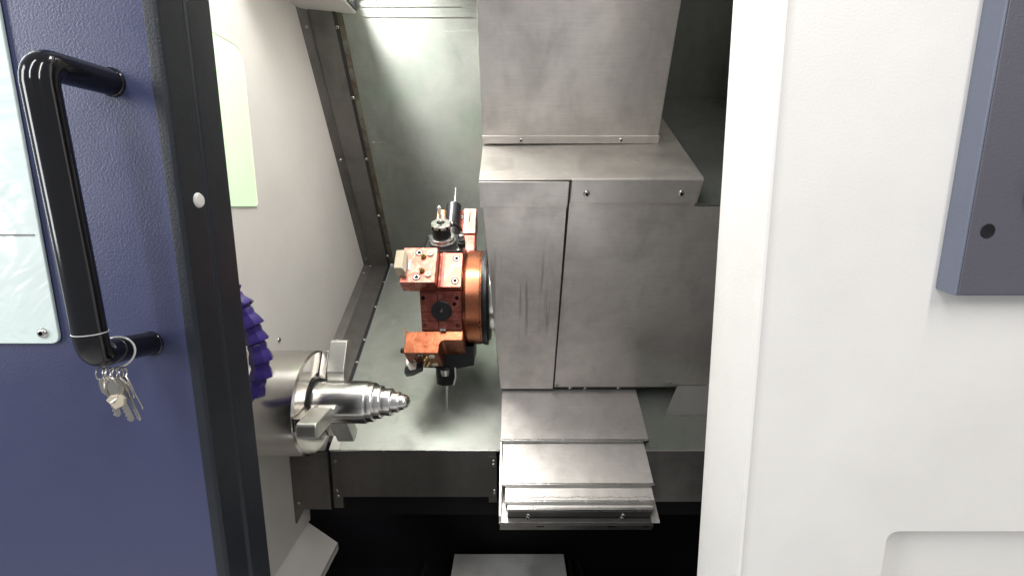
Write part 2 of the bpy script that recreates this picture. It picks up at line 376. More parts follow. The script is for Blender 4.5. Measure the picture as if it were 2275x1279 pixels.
# --- turret carriage cover
t = thing('carriage_cover', 'large satin steel carriage cover with a tall upper duct, right of the turret', 'cover', SN(.14, .75, -.98))
bm = B()
prism(bm, [SN(.1045, .7515, -.383), SN(.3435, .7515, -.383), SN(.3435, .7515, -.4345), SN(.70, .7515, -.4345), SN(.70, .7515, -.972), SN(.437, .7515, -.972), SN(.436, .7515, -.979), SN(.112, .7515, -.979)], vS*.006)
sbox(bm, .112, .3435, .7575, 1.05, -.983, -.385)
obj('main_panel', bm, M['steel'], t, bevel=.0012)
bm = B()
prism(bm, [SN(-.0575, .749, -.385), SN(.1025, .749, -.385), SN(.1085, .749, -.984), SN(-.0300, .749, -.984)], vS*.30)
obj('left_panel', bm, M['steel_streak'], t, bevel=.0015)
bm = B(); sbox(bm, -.0600, .1035, .7455, .7485, -.434, -.3815); obj('left_lip', bm, M['steel'], t, bevel=.0012)
bm = B(); sbox(bm, .1075, .3435, .7455, .7510, -.425, -.3765); obj('front_lip', bm, M['steel'], t, bevel=.0012)
bm = B(); prism(bm, [SN(-.0595, .7470, -.3815), SN(.3435, .7470, -.3775), SN(.3435, 1.10, -.3775), SN(-.0595, 1.10, -.3815)], vN*.003); obj('top_ledge', bm, M['steel_top'], t, bevel=.0008)
bm = B(); prism(bm, [SN(-.0600, .9015, -.3735), SN(.2975, .9015, -.3735), SN(.2735, .9015, .20), SN(-.0605, .9015, .20)], vS*.43)
obj('upper_duct', bm, M['steel'], t, bevel=.0018)
bm = B(); sbox(bm, -.0605, .2985, .8985, .9012, -.3745, -.3585); obj('duct_flange', bm, M['steel'], t, bevel=.0008)
for x in (.018, .2206): screw(t, SN(x, .8985, -.3672), -vS, .0048)
screw(t, SN(.1361, .7455, -.4045), -vS, .0062); screw(t, SN(.3088, .7455, -.4040), -vS, .0062)
bm = B(); sbox(bm, -.0265, .1085, .7525, .80, -.9915, -.975); obj('wiper_and_shade_strip', bm, M['rubber'], t)  # dark strip added to draw the shadow edge under the left panel
bm = B(); sbox(bm, .109, .35, .7535, .80, -.9915, -.975); obj('wiper_and_shade_strip', bm, M['rubber'], t)
for x, nn in ((.118, -.971), (.155, -.984), (.284, -.984), (.195, -.986)): screw(t, SN(x, .7515 if nn > -.975 else .7530, nn), -vS, .0050)
screw(t, SN(.415, .752, -.962), -vS, .004)
bm = B(); prism(bm, [SN(.1040, .7507, -.383), SN(.1068, .7507, -.383), SN(.1118, .7507, -.985), SN(.109, .7507, -.985)], vS*.002); obj('shadow_gap', bm, M['rubber'], t)
# --- right hand cover
t = thing('right_bed_cover', 'dull steel cover box at the right, tucked behind the white door frame', 'cover', SN(.5, .76, -1.0))
bm = B(); sbox(bm, .3445, .70, .7508, BK-.001, -.4338, -.430); obj('top_sheet', bm, M['wall_steel'], t, bevel=.0008)
bm = B(); prism(bm, [SN(.437, .7507, -.9722), SN(.70, .7507, -.9722), SN(.70, .700, -1.031), SN(.403, .700, -1.031)], vN*-.003); obj('apron', bm, M['apron'], t)

# --- telescopic way cover
t = thing('telescopic_cover', 'stepped telescopic steel slide cover under the carriage', 'slide cover', SN(.15, .45, -1.033))
secs = [(-.0270, .3315, .606, .80, -.993), (-.0225, .3215, .501, .78, -1.003), (-.0155, .3165, .466, .70, -1.011), (-.0105, .3125, .4535, .60, -1.019)]
for i, (x0, x1, s0, s1, nt) in enumerate(secs):
    bm = B()
    sbox(bm, x0, x1, s0+.001, s1, nt-.0025, nt)                         # top sheet
    sbox(bm, x0, x0+.002, s0+.0012, s1, nt-.036, nt-.0025); sbox(bm, x1-.002, x1, s0+.0012, s1, nt-.036, nt-.0025)
    sec = obj('cover_section', bm, M['slide'], t, bevel=.0006)
    bm = B(); sbox(bm, x0-.0015, x1+.0015, s0-.004, s0+.0008, nt-.0075, nt+.0012); obj('wiper_lip', bm, [M['screw']], sec, bevel=.0012)
    bm = B(); sbox(bm, x0+.001, x1-.001, s0-.0022, s0+.0006, nt-.011, nt-.0078); obj('wiper_rubber', bm, M['rubber'], sec)
bm = B()
for k in range(260):
    x = -.012+.322*k/260+random.uniform(-.001, .001); ss = .4722+.0008*math.sin(k*.11)+.0006*math.sin(k*.41)+random.uniform(-.001, .0025)
    sbox(bm, x, x+random.uniform(.001, .003), ss, ss+random.uniform(.0005, .0018), -1.0111, -1.0108+random.uniform(0, .0002))
obj('grime_line', bm, M['grime'], t)['kind'] = 'stuff'
bm = B(); sbox(bm, -.009, .311, .4480, .4500, -1.054, -1.024); obj('end_plate', bm, M['steel_dark'], t, bevel=.0008)
bm = B(); sbox(bm, -.0275, .317, .436, .4475, -1.060, -1.0545); sbox(bm, -.0275, .317, .434, .4375, -1.085, -1.060); obj('end_bracket', bm, M['steel_dark'], t, bevel=.0008)
for x in (.036, .2475):
    screw(t, SN(x, .4478, -1.040), -vS, .0058); screw(t, SN(x-.001, .4470, -1.0525), SN(0, -1, .3), .0052)
for x in (.055, .215, .292):
    bm = B(); sbox(bm, x, x+.017, .4332, .4342, -1.068, -1.065); obj('bracket_slot', bm, M['deep'], t)
# bright side bracket left of the sections
bm = B(); prism(bm, [SN(-.0285, .61, -.995), SN(-.0285, .437, -1.020), SN(-.0285, .437, -1.060), SN(-.0285, .62, -1.06)], (.004, 0, 0)); obj('side_plate', bm, M['slide'], t)
bm = B(); sbox(bm, -.029, -.010, .4365, .60, -1.056, -1.0535); obj('side_shelf', bm, M['slide'], t)
bm = B(); sbox(bm, .3120, .330, .4365, .60, -1.056, -1.0535); obj('side_shelf', bm, M['slide'], t)

# --- shelf lamp at the upper left
t = thing('lamp_box', 'white lamp box in the top left corner of the machine', 'lamp', (-.475, 1.2, .49))
bm = B(); prism(bm, [(-.549, .95, .492), (-.408, .95, .492), (-.402, 1.282, .486), (-.549, 1.285, .498)], (0, 0, .05)); obj('box_shell', bm, M['inner_white'], t, bevel=.003)
bm = B(); prism(bm, [(-.4065, .96, .494), (-.4005, 1.270, .490), (-.4005, 1.270, .540), (-.4065, .96, .540)], (.004, 0, 0)); obj('end_cap', bm, M['rubber'], t, bevel=.0015)
bm = B(); cyl(bm, (-.398, 1.255, .528), (-.372, 1.262, .528), .010, 16); obj('lamp_tip', bm, M['lamp'], t)

# =================================================================== CHUCK + WORKPIECE
CY, CZ, CX = .8816, -.3975, -.402
def ring(a, r): return Vector((0, math.sin(a)*r, math.cos(a)*r))      # a from up toward the back
t = thing('lathe_chuck', 'three-jaw steel lathe chuck holding the bright stepped bar', 'chuck', (CX-.15, CY, CZ))
bm = B(); lathe(bm, (XL, CY, CZ), vX, [(0, .098), (.004, .1045), (.030, .1045), (.031, .1035), (.033, .1035), (.034, .105), (.144, .105), (.148, .101), (.148, .060), (.146, .058), (.146, .0)], 96)
cb = obj('chuck_body', bm, M['chuckm'], t, smooth=True)
bm = B(); lathe(bm, (CX-.003, CY, CZ), vX, [(0, .053), (.006, .053), (.007, .051), (.007, .0)], 48); obj('centre_bore', bm, M['blackox'], t, smooth=True)
for a in (R(30), R(150), R(270)):
    u = ring(a, 1); v = ring(a+math.pi/2, 1); c = Vector((CX, CY, CZ))
    bm = B()
    prism(bm, [c+u*.047+v*-.013+vX*-.006, c+u*.103+v*-.013+vX*-.006, c+u*.103+v*.013+vX*-.006, c+u*.047+v*.013+vX*-.006], vX*.0068); obj('jaw_slot', bm, M['blackox'], t)
    bm = B()
    prism(bm, [c+u*.046+v*-.014+vX*.0010, c+u*.104+v*-.014+vX*.0010, c+u*.104+v*.014+vX*.0010, c+u*.046+v*.014+vX*.0010], vX*.014)
    mj = obj('master_jaw', bm, M['chuckm'], t, bevel=.0015)
    bm = B()
    prism(bm, [c+u*.0425+v*-.004+vX*.0155, c+u*.058+v*-.0155+vX*.0155, c+u*.124+v*-.0155+vX*.0155, c+u*.129+v*-.010+vX*.0155,
               c+u*.129+v*.010+vX*.0155, c+u*.124+v*.0155+vX*.0155, c+u*.058+v*.0155+vX*.0155, c+u*.0425+v*.004+vX*.0155], vX*.037)
    tj = obj('top_jaw', bm, M['jaw'], t, bevel=.0025)
    b = a+R(60)
    for da in (-.32, .32): screw(t, c+ring(b+da, .083)+vX*.0003-vX*.002, vX, .0085, 'hole', 'bolt_hole')
# bar
bar = [(-.402, .0428), (-.297, .0428), (-.2945, .0418), (-.2945, .0405), (-.291, .0395), (-.283, .0400), (-.2805, .0385), (-.2800, .0345),
       (-.277, .0335), (-.269, .0338), (-.2665, .0325), (-.266, .0278), (-.263, .0270), (-.249, .0282), (-.2468, .0270), (-.246, .0215),
       (-.243, .0205), (-.233, .0212), (-.2312, .0200), (-.231, .0165), (-.226, .0160)]
for k in range(1, 9):
    a = k/8*math.pi/2; bar.append((-.226+.0160*math.sin(a), .0160*math.cos(a) if k < 8 else 0))
bm = B(); lathe(bm, (0, CY, CZ), vX, [(x, r) for x, r in bar], 72)
o = obj('stepped_bar', bm, M['chrome'], smooth=True); o['label'] = 'polished steel bar with stepped collars and a ball nose held in the chuck'; o['category'] = 'workpiece'

# =================================================================== TURRET
TC = SN(0, .892, -.785)
def F(th): a = R(th); return Vector((0, -math.cos(a), math.sin(a))), Vector((0, math.sin(a), math.cos(a)))
DX = -.0035
def TP(x, th, tt, r): n_, u_ = F(th); return Vector((x+DX, TC.y, TC.z)) + n_*r + u_*tt
def tprism(bm, th, pts, t0, t1, mi=0):          # pts in (x, r), extruded along the tangent
    return prism(bm, [TP(x, th, t0, r) for x, r in pts], F(th)[1]*(t1-t0), mi)
def tbox(bm, th, x0, x1, t0, t1, r0, r1, mi=0): return tprism(bm, th, [(x0, r0), (x1, r0), (x1, r1), (x0, r1)], t0, t1, mi)
AP = .116; HS = AP*math.tan(math.pi/8)
t = thing('tool_turret', 'copper-red eight-sided tool turret with a broad rim', 'turret', TP(-.03, 0, 0, 0))
bm = B()
prism(bm, [TP(-.213, -6+45*k, HS, AP) for k in range(8)], vX*.0985); obj('turret_head', bm, M['copper_d'], t, bevel=.002)
bm = B(); lathe(bm, TP(-.1145, 0, 0, 0), vX, [(0, .112), (.001, .117), (.008, .1185), (.0085, .1215), (.040, .1215), (.041, .1200), (.0445, .1195), (.0445, .06)], 96); obj('turret_rim', bm, M['rim'], t, smooth=True)
bm = B(); lathe(bm, TP(-.0695, 0, 0, 0), vX, [(0, .122), (.006, .124), (.012, .124), (.013, .112), (.018, .110), (.0185, .07), (.07, .07)], 72); obj('back_plate', bm, M['blackox'], t, smooth=True)
bm = B(); lathe(bm, TP(-.0515, 0, 0, 0), vX, [(0, .088), (.012, .088), (.013, .08), (.03, .08)], 60); obj('bearing_ring', bm, M['chrome'], t, smooth=True)
for a in range(0, 360, 30):
    p = Vector((-.0395+DX, TC.y-math.cos(R(a))*.083, TC.z+math.sin(R(a))*.083))
bm = B(); lathe(bm, TP(-.216, 0, 0, 0), vX, [(0, .0), (0, .085), (.002, .088), (.004, .088)], 60); obj('hub_cap', bm, M['blackox'], t, smooth=True)
# open station facing the viewer
th = -6; nn, uu = F(th)
bm = B(); tbox(bm, th, -.2115, -.1165, -.0455, .0455, AP-.001, AP+.0035); st = obj('station_plate', bm, M['copper_d'], t, bevel=.0008)
bm = B()
for q in (.0008, -.0225):
    tbox(bm, th, -.2112, -.1168, q, q+.0010, AP+.0034, AP+.0038)
tbox(bm, th, -.1715, -.1700, -.0452, .0452, AP+.0034, AP+.0039)
obj('scribe_line', bm, M['deep'], st)
bm = B(); lathe(bm, TP(-.1625, th, .004, AP+.003), nn, [(0, .0245), (.0035, .0245), (.0045, .0232), (.004, .021), (.005, .006), (.0062, .005), (.0062, 0)], 40); obj('bore_plug', bm, M['blackox'], st, smooth=True)
screw(st, TP(-.1625, th, .004, AP+.0075), nn, .0035)
for x, q in ((-.2045, .035), (-.1255, .035), (-.2045, -.034), (-.1255, -.034), (-.1315, .020)): screw(st, TP(x, th, q, AP+.0035), nn, .0048, 'hole', 'screw_hole')
bm = B(); tbox(bm, th, -.168, -.154, -.0455, -.0405, AP+.003, AP+.0085); obj('coolant_port', bm, M['screw'], st)

def turning_holder(th, label, tool):
    nn, uu = F(th); RB = .160 if th > 0 else .173
    t = thing('turning_tool_holder', label, 'tool holder', TP(-.17, th, 0, AP), 'copper-red turning tool holders bolted on the turret')
    bm = B(); tprism(bm, th, [(-.168, AP+.0005), (-.114, AP+.0005), (-.114, .1385), (-.156, .1385), (-.160, .1400), (-.164, .1385), (-.168, .1385)], -.047, .047)
    pl = obj('base_plate', bm, M['copper'], t, bevel=.0012)
    bm = B(); tprism(bm, th, [(-.2505, .119), (-.1695, .1165), (-.1695, RB-.0025), (-.172, RB), (-.2505, RB)], -.047, .047)
    if th < 0:
        bm.free(); bm = B(); tprism(bm, th, [(-.2505, .119), (-.1685, .1165), (-.1685, .1165), (-.1145, .1165), (-.1145, .1405), (-.158, .1405), (-.165, .1440), (-.1685, .151), (-.1695, RB), (-.2505, RB)][:2]+[(-.1145, .1165), (-.1145, .1405), (-.158, .1405), (-.165, .1440), (-.1685, .151), (-.1695, RB), (-.2505, RB)], -.0475, .0478)
        o = obj('face_skin', B(), M['copper_d'], t) if False else None
    bl = obj('clamp_block', bm, M['copper_o'] if th < 0 else M['copper'], t, bevel=.0012)
    bm = B(); tbox(bm, th, -.1605, -.1555, -.0469, .0469, .1384, .1402); obj('plate_ridge', bm, M['copper_d'], t)
    for q in (.031, -.031): screw(t, TP(-.1285, th, q, .1387), nn, .0088, 'socket')
    for q in (.033, -.033): screw(t, TP(-.2135, th, q, RB+.0002), nn, .0090, 'socket')
    for q in (.030, -.026): screw(t, TP(-.1875, th, q, RB+.0002), nn, .0078, 'cap')
    for q, sg in ((.021, 1), (-.017, -1)):
        bm = B(); lathe(bm, TP(-.200, th, q, RB-.001), nn*.8-vX*.4, [(0, .0055), (.006, .0055), (.010, .0038), (.012, .0038), (.012, 0)], 16); obj('coolant_nozzle', bm, M['brass'], t, smooth=True)
    bm = B(); tbox(bm, th, -.2350, -.2305, -.014, .012, RB, RB+.0025); obj('clamp_wedge', bm, M['screw'], t)
    if tool == 'blank':
        bm = B(); prism(bm, [TP(-.2605, th, -.026, .148), TP(-.2375, th, -.034, .150), TP(-.2355, th, -.030, .178), TP(-.2425, th, -.024, .186), TP(-.2615, th, -.022, .182)], uu*.048)
        o = obj('tool_bit', bm, M['wood'], bevel=.001); o['label'] = 'tan square tool bit poking out of the middle left of the turret'; o['category'] = 'cutting tool'
    return t
turning_holder(39, 'coppery red tool holder facing the viewer, with a tan tool bit on its left', 'blank')
turning_holder(-51, 'orange tool holder on the lower front of the turret, above the grey insert tool', 'insert')
# grey insert tool below
th = -51; nn, uu = F(th)
t = thing('insert_tool', 'grey boring tool with a black clamp at the lower left of the turret', 'cutting tool', TP(-.25, th, -.03, .17))
bm = B(); tprism(bm, th, [(-.2560, .150), (-.2300, .146), (-.2300, .192), (-.2440, .196), (-.2570, .176)], -.032, -.010); sh = obj('tool_shank', bm, M['steel'], t, bevel=.001)
bm = B(); tprism(bm, th, [(-.2580, .190), (-.2560, .182), (-.2350, .180), (-.2180, .172), (-.2180, .187), (-.2400, .199), (-.2580, .202)], -.040, -.012); obj('clamp_foot', bm, M['blackox'], t, bevel=.001)
bm = B(); cyl(bm, TP(-.271, th, -.012, .144), TP(-.250, th, -.012, .144), .0052, 16); lathe(bm, TP(-.271, th, -.012, .144), vX, [(-.001, .0065), (.006, .0065)], 16); obj('clamp_screw', bm, M['blackox'], t, smooth=True)
screw(t, TP(-.240, th, -.0098, .172), uu, .0035, 'hole', 'screw_hole'); screw(t, TP(-.250, th, -.0098, .186), uu, .0040)
bm = B(); tube(bm, spline([TP(-.246, th, .044, .118), TP(-.254, th, .047, .108), TP(-.257, th, .050, .115), TP(-.254, th, .046, .130)], 5), .0010, 6); obj('coolant_wire', bm, M['brass'], t)

T0 = .034
def live_tool(th, label, cutter, X=-.170, big=True, nut=True):
    nn, uu = F(th)
    t = thing('live_tool_holder', label, 'tool holder', TP(X, th, T0, AP), 'black driven tool holders on the turret')
    bm = B(); tprism(bm, th, [(X-.045, AP-.03), (X+.052, AP-.03), (X+.052, .138), (X+.046, .143), (X-.040, .143), (X-.045, .138)], T0-.044, T0+.044); obj('holder_base', bm, M['blackox'], t, bevel=.0015)
    for x in (X-.036, X+.043):
        for q in (-.034, .034): screw(t, TP(x, th, q+T0, .1432), nn, .0062, 'socket')
    bm = B(); lathe(bm, TP(X, th, T0, .142), nn, [(0, .0310), (.004, .0330), (.008, .0330), (.009, .0300), (.013, .0300), (.014, .0315), (.018, .0315), (.0195, .0270)], 48); obj('chrome_collar', bm, M['chrome'], t, smooth=True)
    bm = B(); lathe(bm, TP(X, th, T0, .159), nn, [(0, .0228), (.024, .0228), (.026, .0210), (.030, .0210)], 40); obj('spindle_body', bm, M['blackox'], t, smooth=True)
    bm = B(); lathe(bm, TP(X, th, T0, .187), nn, [(0, .0235), (.001, .0250), (.008, .0250), (.0105, .0225), (.0108, .010), (.0095, .0085, 1), (.0095, 0, 1)], 40)
    nt = obj('collet_nut', bm, [M['screw'], M['deep']], t, smooth=True)
    for k in range(8):                                  # notches round the nut
        a = 2*math.pi*k/8; dv = vX*math.cos(a)+uu*math.sin(a); sv = -vX*math.sin(a)+uu*math.cos(a)
        bm = B(); c = TP(X, th, T0, .1865)+dv*.0235
        prism(bm, [c-sv*.003, c+sv*.003, c+sv*.003+dv*.0022, c-sv*.003+dv*.0022], nn*.0065); obj('nut_notch', bm, M['deep'], nt)
    bm = B(); c = TP(X, th, T0, .196)
    lathe(bm, c, nn, [(-.004, .0050), (.010, .0050), (.011, cutter[1]), (cutter[0]-.002, cutter[1]), (cutter[0], cutter[1]*.4)], 14)
    for k in range(6): pass
    o = obj('drill', bm, M['chrome'], smooth=True)
    return t, o
t, o = live_tool(66, 'black driven tool holder with a bright collet nut standing on top of the turret', (.046, .0038))
o.name = 'end_mill'; WL[o.name] = WL['drill']; o['label'] = 'short fluted end mill upright in the bright collet nut'; o['category'] = 'cutting tool'
# flutes: two twisted wires round the mill
nn, uu = F(66)
bm = B()
for ph in (0, math.pi):
    tube(bm, [TP(-.170, 66, 0+T0, .208+.030*i/24)+(vX*math.cos(i*.55+ph)+uu*math.sin(i*.55+ph))*.0036 for i in range(25)], .0013, 6)
fl = obj('flute', bm, M['screw'], o, smooth=True)
bm = B(); tube(bm, spline([TP(-.128, 66, .02+T0, .143), TP(-.126, 66, .02+T0, .165), TP(-.133, 66, .015+T0, .180), TP(-.143, 66, .010+T0, .188)], 5), .0055, 10); obj('coolant_elbow', bm, M['blackox'], t, smooth=True)
bm = B(); lathe(bm, TP(-.143, 66, .010+T0, .188), -vX*.8+nn*.3, [(0, .0058), (.006, .0058), (.009, .003), (.010, .003)], 12); obj('elbow_tip', bm, M['screw'], t, smooth=True)
bm = B(); lathe(bm, TP(-.120, 66, -.02+T0, .143), nn, [(0, .010), (.012, .010), (.013, .007), (.018, .007), (.018, 0)], 16); obj('drive_fitting', bm, M['blackox'], t, smooth=True)
bm = B(); lathe(bm, TP(-.122, 66, .005+T0, .143), nn, [(0, .007), (.020, .007), (.021, .0045), (.026, .0045), (.026, 0)], 6); obj('hex_fitting', bm, M['screw'], t)
# station at the upper rear: copper block with a black drill holder
th = 129; nn, uu = F(th)
t = thing('rear_tool_holder', 'orange copper tool block at the top rear of the turret', 'tool holder', TP(-.15, th, 0, AP))
bm = B(); tprism(bm, th, [(-.205, AP), (-.098, AP), (-.098, .262), (-.140, .262), (-.146, .258), (-.205, .258)], -.030, .040); obj('holder_block', bm, M['copper_d'], t, bevel=.0015)
bm = B(); tbox(bm, th, -.1305, -.0975, -.036, -.0305, .178, .2625); pa = obj('side_cheek', bm, M['copper'], t, bevel=.001)
bm = B(); tbox(bm, th, -.2060, -.1850, -.036, -.0305, .205, .2585); pb = obj('side_cheek', bm, M['copper_o'], t, bevel=.001)
screw(t, TP(-.1965, th, -.0362, .244), -uu, .006, 'socket'); screw(t, TP(-.137, th, -.0308, .238), -uu, .006, 'socket')
bm = B(); cyl(bm, TP(-.160, th, -.042, .160), TP(-.160, th, -.042, .266), .021, 32); obj('drill_sleeve', bm, M['blackox'], t, smooth=True, bevel=0)
bm = B(); lathe(bm, TP(-.158, th, -.046, .264), nn, [(0, .0045), (.016, .0040), (.018, .0022), (.060, .0019), (.061, .0030), (.064, .0034), (.067, .0020), (.068, 0)], 14)
o = obj('drill', bm, M['chrome'], smooth=True); o['label'] = 'thin bright drill pointing up at the very top of the turret'; o['category'] = 'cutting tool'
bm = B(); tube(bm, [TP(-.119, th, -.037, .261), TP(-.114, th, -.037, .248), TP(-.116, th, -.037, .215)], .0012, 6); obj('crack_line', bm, M['deep'], pa)
# station underneath: black driven holder with a drill pointing down
th = -90; nn, uu = F(th)
t = thing('lower_tool_holder', 'black driven tool holder hanging under the turret with a thin drill pointing down', 'tool holder', TP(-.16, th, 0, AP))
bm = B(); tprism(bm, th, [(-.235, AP+.002), (-.095, AP+.002), (-.095, .170), (-.150, .180), (-.235, .174)], -.050, .050); obj('holder_base', bm, M['blackox'], t, bevel=.0015)
bm = B(); lathe(bm, TP(-.170, th, .030, .172), nn, [(0, .026), (.032, .026), (.034, .025), (.050, .025), (.053, .021)], 40); obj('spindle_body', bm, M['blackox'], t, smooth=True)
bm = B(); lathe(bm, TP(-.168, th, .054, .178), nn, [(0, .012), (.010, .012), (.011, .010), (.016, .010), (.017, .006), (.017, 0)], 24); obj('chrome_collar', bm, M['chrome'], t, smooth=True)
bm = B(); tube(bm, [TP(-.142, th, .058, .172), TP(-.141, th, .058, .198), TP(-.147, th, .056, .220)], .0022, 8); obj('coolant_tube', bm, M['wire'], t, smooth=True)
for x, q in ((-.215, .0), (-.205, .03), (-.198, .045)): screw(t, TP(x, th, .0503, .140+q*.6), uu, .0052, 'cap', 'nozzle')
bm = B(); lathe(bm, TP(-.1695, th, .030, .222), nn, [(0, .0075), (.012, .0065), (.016, .0034), (.074, .0026), (.080, .0005)], 14)
o = obj('drill', bm, M['chrome'], smooth=True); o['label'] = 'thin drill pointing down beneath the turret'; o['category'] = 'cutting tool'
# black block low on the far side
th = -141; nn, uu = F(th)
t = thing('far_tool_holder', 'black tool holder block at the lower right of the turret, partly behind the cover', 'tool holder', TP(-.12, th, 0, AP))
bm = B(); tprism(bm, th, [(-.195, AP+.002), (-.085, AP+.002), (-.085, .160), (-.195, .160)], -.046, .046); obj('holder_base', bm, M['blackox'], t, bevel=.002)
bm = B(); lathe(bm, TP(-.095, -120, .0, .118), vX, [(-.02, .042), (.016, .042), (.018, .038), (.020, .038)], 40); obj('drive_housing', bm, M['blackox'], t, smooth=True)

# =================================================================== COOLANT HOSE
t = thing('coolant_hose', 'violet segmented coolant hose curving over the chuck', 'hose', (-.41, .72, -.33))
path = spline([(-.480, .72, -.118), (-.4570, .72, -.136), (-.4390, .72, -.163), (-.4270, .72, -.193), (-.4200, .72, -.225), (-.4180, .72, -.254), (-.4230, .72, -.280), (-.4370, .72, -.302), (-.460, .72, -.322), (-.49, .71, -.33)], 10)
L = [0]
for a, b in zip(path, path[1:]): L.append(L[-1]+(b-a).length)
def at(s):
    for i in range(len(L)-1):
        if L[i+1] >= s: q = (s-L[i])/(L[i+1]-L[i]); return path[i].lerp(path[i+1], q), (path[i+1]-path[i]).normalized()
    return path[-1], (path[-1]-path[-2]).normalized()
s = .004
while s < L[-1]-.02:
    p, d = at(s); bm = B()
    # every link: ball at one end, flared eight-sided socket skirt with a notched rim at the other
    lathe(bm, p, d, [(-.003, .0090), (0, .0132), (.006, .0152), (.011, .0145), (.014, .0140), (.018, .0160), (.0300, .0192), (.0315, .0186), (.0300, .0160), (.023, .013)], 8)
    for v in bm.verts:
        q = (v.co-p); h = q.dot(d)
        if h > .029: v.co += d*.0022*math.sin(len(bm.verts)+v.index*2.1+s*90)
    lathe(bm, p, d, [(.012, .0120), (.022, .0142), (.031, .0110)], 20)
    obj('hose_link', bm, M['hose'], t, smooth=True, bevel=0); s += .0295
bm = B(); lathe(bm, path[0], path[0]-path[3], [(-.004, .0125), (.004, .0125), (.020, .0070), (.030, .0060), (.030, .0040), (.022, .0040), (.022, 0)], 20); obj('hose_nozzle', bm, M['hose'], t, smooth=True)
# nut on the wall behind the hose
bm = B(); lathe(bm, (XL, .76, -.30), vX, [(0, .028), (.03, .028), (.032, .024), (.05, .024)], 24)
o = obj('hose_fitting', bm, M['blackox'], smooth=True); o['label'] = 'black pipe fitting behind the violet hose'; o['category'] = 'fitting'

# =================================================================== PIT
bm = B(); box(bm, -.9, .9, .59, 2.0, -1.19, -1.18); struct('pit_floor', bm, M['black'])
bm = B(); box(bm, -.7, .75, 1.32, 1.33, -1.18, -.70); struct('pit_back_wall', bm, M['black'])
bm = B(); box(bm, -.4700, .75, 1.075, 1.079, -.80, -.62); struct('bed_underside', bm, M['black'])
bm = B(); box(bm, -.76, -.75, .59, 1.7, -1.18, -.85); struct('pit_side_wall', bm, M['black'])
t = thing('chip_tray', 'flat pale grey steel tray lid on the dark machine bottom', 'tray', (-.01, 1.1, -1.12))
bm = B(); box(bm, -.185, .166, .70, 1.288, -1.104, -1.100); obj('tray_lid', bm, M['tray'], t, bevel=.001)
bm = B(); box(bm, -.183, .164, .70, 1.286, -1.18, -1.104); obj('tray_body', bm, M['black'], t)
for x in (.183, .214, -.272):
    bm = B(); tube(bm, [(x, 1.28, -1.15), (x, 1.272, -1.112), (x, 1.25, -1.106), (x, .75, -1.106)], .0045, 10)
    o = obj('tray_rail', bm, M['rubber'], smooth=True); o['category'] = 'rail'
    o['label'] = {.183: 'black tube rail nearest the right edge of the pale tray', .214: 'outer black tube rail right of the pale tray', -.272: 'black tube rail left of the pale tray'}[x]
bm = B(); box(bm, -3, 3, -3.5, .50, -1.505, -1.50); struct('workshop_floor', bm, M['floor'])
# enclosure beyond the frame of the photograph (keeps the inside dim)
bm = B(); box(bm, -.9, .9, .58, 1.2, .80, .81); struct('machine_roof', bm, M['inner_white'])
bm = B(); box(bm, .70, .71, .585, 1.95, -1.18, .80); struct('right_inner_wall', bm, M['steel_dark'])
bm = B(); box(bm, -.9, .262, .560, .575, .50, .80); struct('front_header', bm, M['inner_white'])
bm = B(); box(bm, -.9, .275, .560, .575, -1.18, -.71); struct('front_sill', bm, M['inner_white'])
bm = B(); box(bm, -.9, -.553, .560, .575, -.60, .50); struct('left_front_sheet', bm, M['inner_white'])

# =================================================================== DOOR
t = thing('sliding_door', 'navy textured machine door slid open at the left, with a pale window', 'door', (-.55, .43, -.75))
ZT, ZB = .60, -.75
WX, WZB = -.4165, -.1233; WZT = .34
bm = B()   # front skin, with the window opening, folded at the edge
prism(bm, [(WX, .402, ZB), (-.2990, .402, ZB), (-.2945, .4005, ZB), (-.2880, .4010, ZB), (-.2862, .4030, ZB), (-.2862, .408, ZB), (WX, .408, ZB)], (0, 0, ZT-ZB))
box(bm, -.95, WX, .402, .408, ZB, WZB-.0); box(bm, -.95, WX, .402, .408, WZT, ZT)
obj('door_skin', bm, M['navy'], t)
bm = B()
prism(bm, [(-.2975, .3995, ZB), (-.2885, .3995, ZB), (-.2860, .4020, ZB), (-.2860, .4315, ZB), (-.2880, .4330, ZB), (-.2880, .4350, ZB), (-.2852, .4365, ZB), (-.2852, .4690, ZB), (-.2875, .4710, ZB), (-.2975, .4710, ZB)], (0, 0, ZT-ZB))
obj('edge_post', bm, M['gasket'], t, label='black door edge post with a vertical groove', bevel=.001)
bm = B(); box(bm, -.95, -.298, .466, .470, ZB, ZT); obj('door_back', bm, M['gasket'], t)
rp = round_poly([(-.95, WZB), (WX+.0045, WZB), (WX+.0045, WZT), (-.95, WZT)], [0, .008, .008, 0])
bm = B(); prism(bm, [(p.x, .3985, p.y-.0) for p in rp], (0, .003, 0)); wn_ = obj('window_sheet', bm, M['doorglass'], t, bevel=.0008)
bm = B(); box(bm, -.95, -.4165, .3975, .3984, -.0252, -.0243); obj('film_edge', bm, M['steel_dark'], wn_)
screw(t, (-.4250, .3983, -.1130), -vY, .0048, 'dome', 'window_screw')
bm = B(); lathe(bm, (-.2858, .4217, .0051), vX, [(0, .0068), (.0006, .0068), (.0022, .0055), (.0027, .0030), (.0027, 0)], 24); obj('hole_plug', bm, M['white'], t, smooth=True, label='white plastic hole plug')
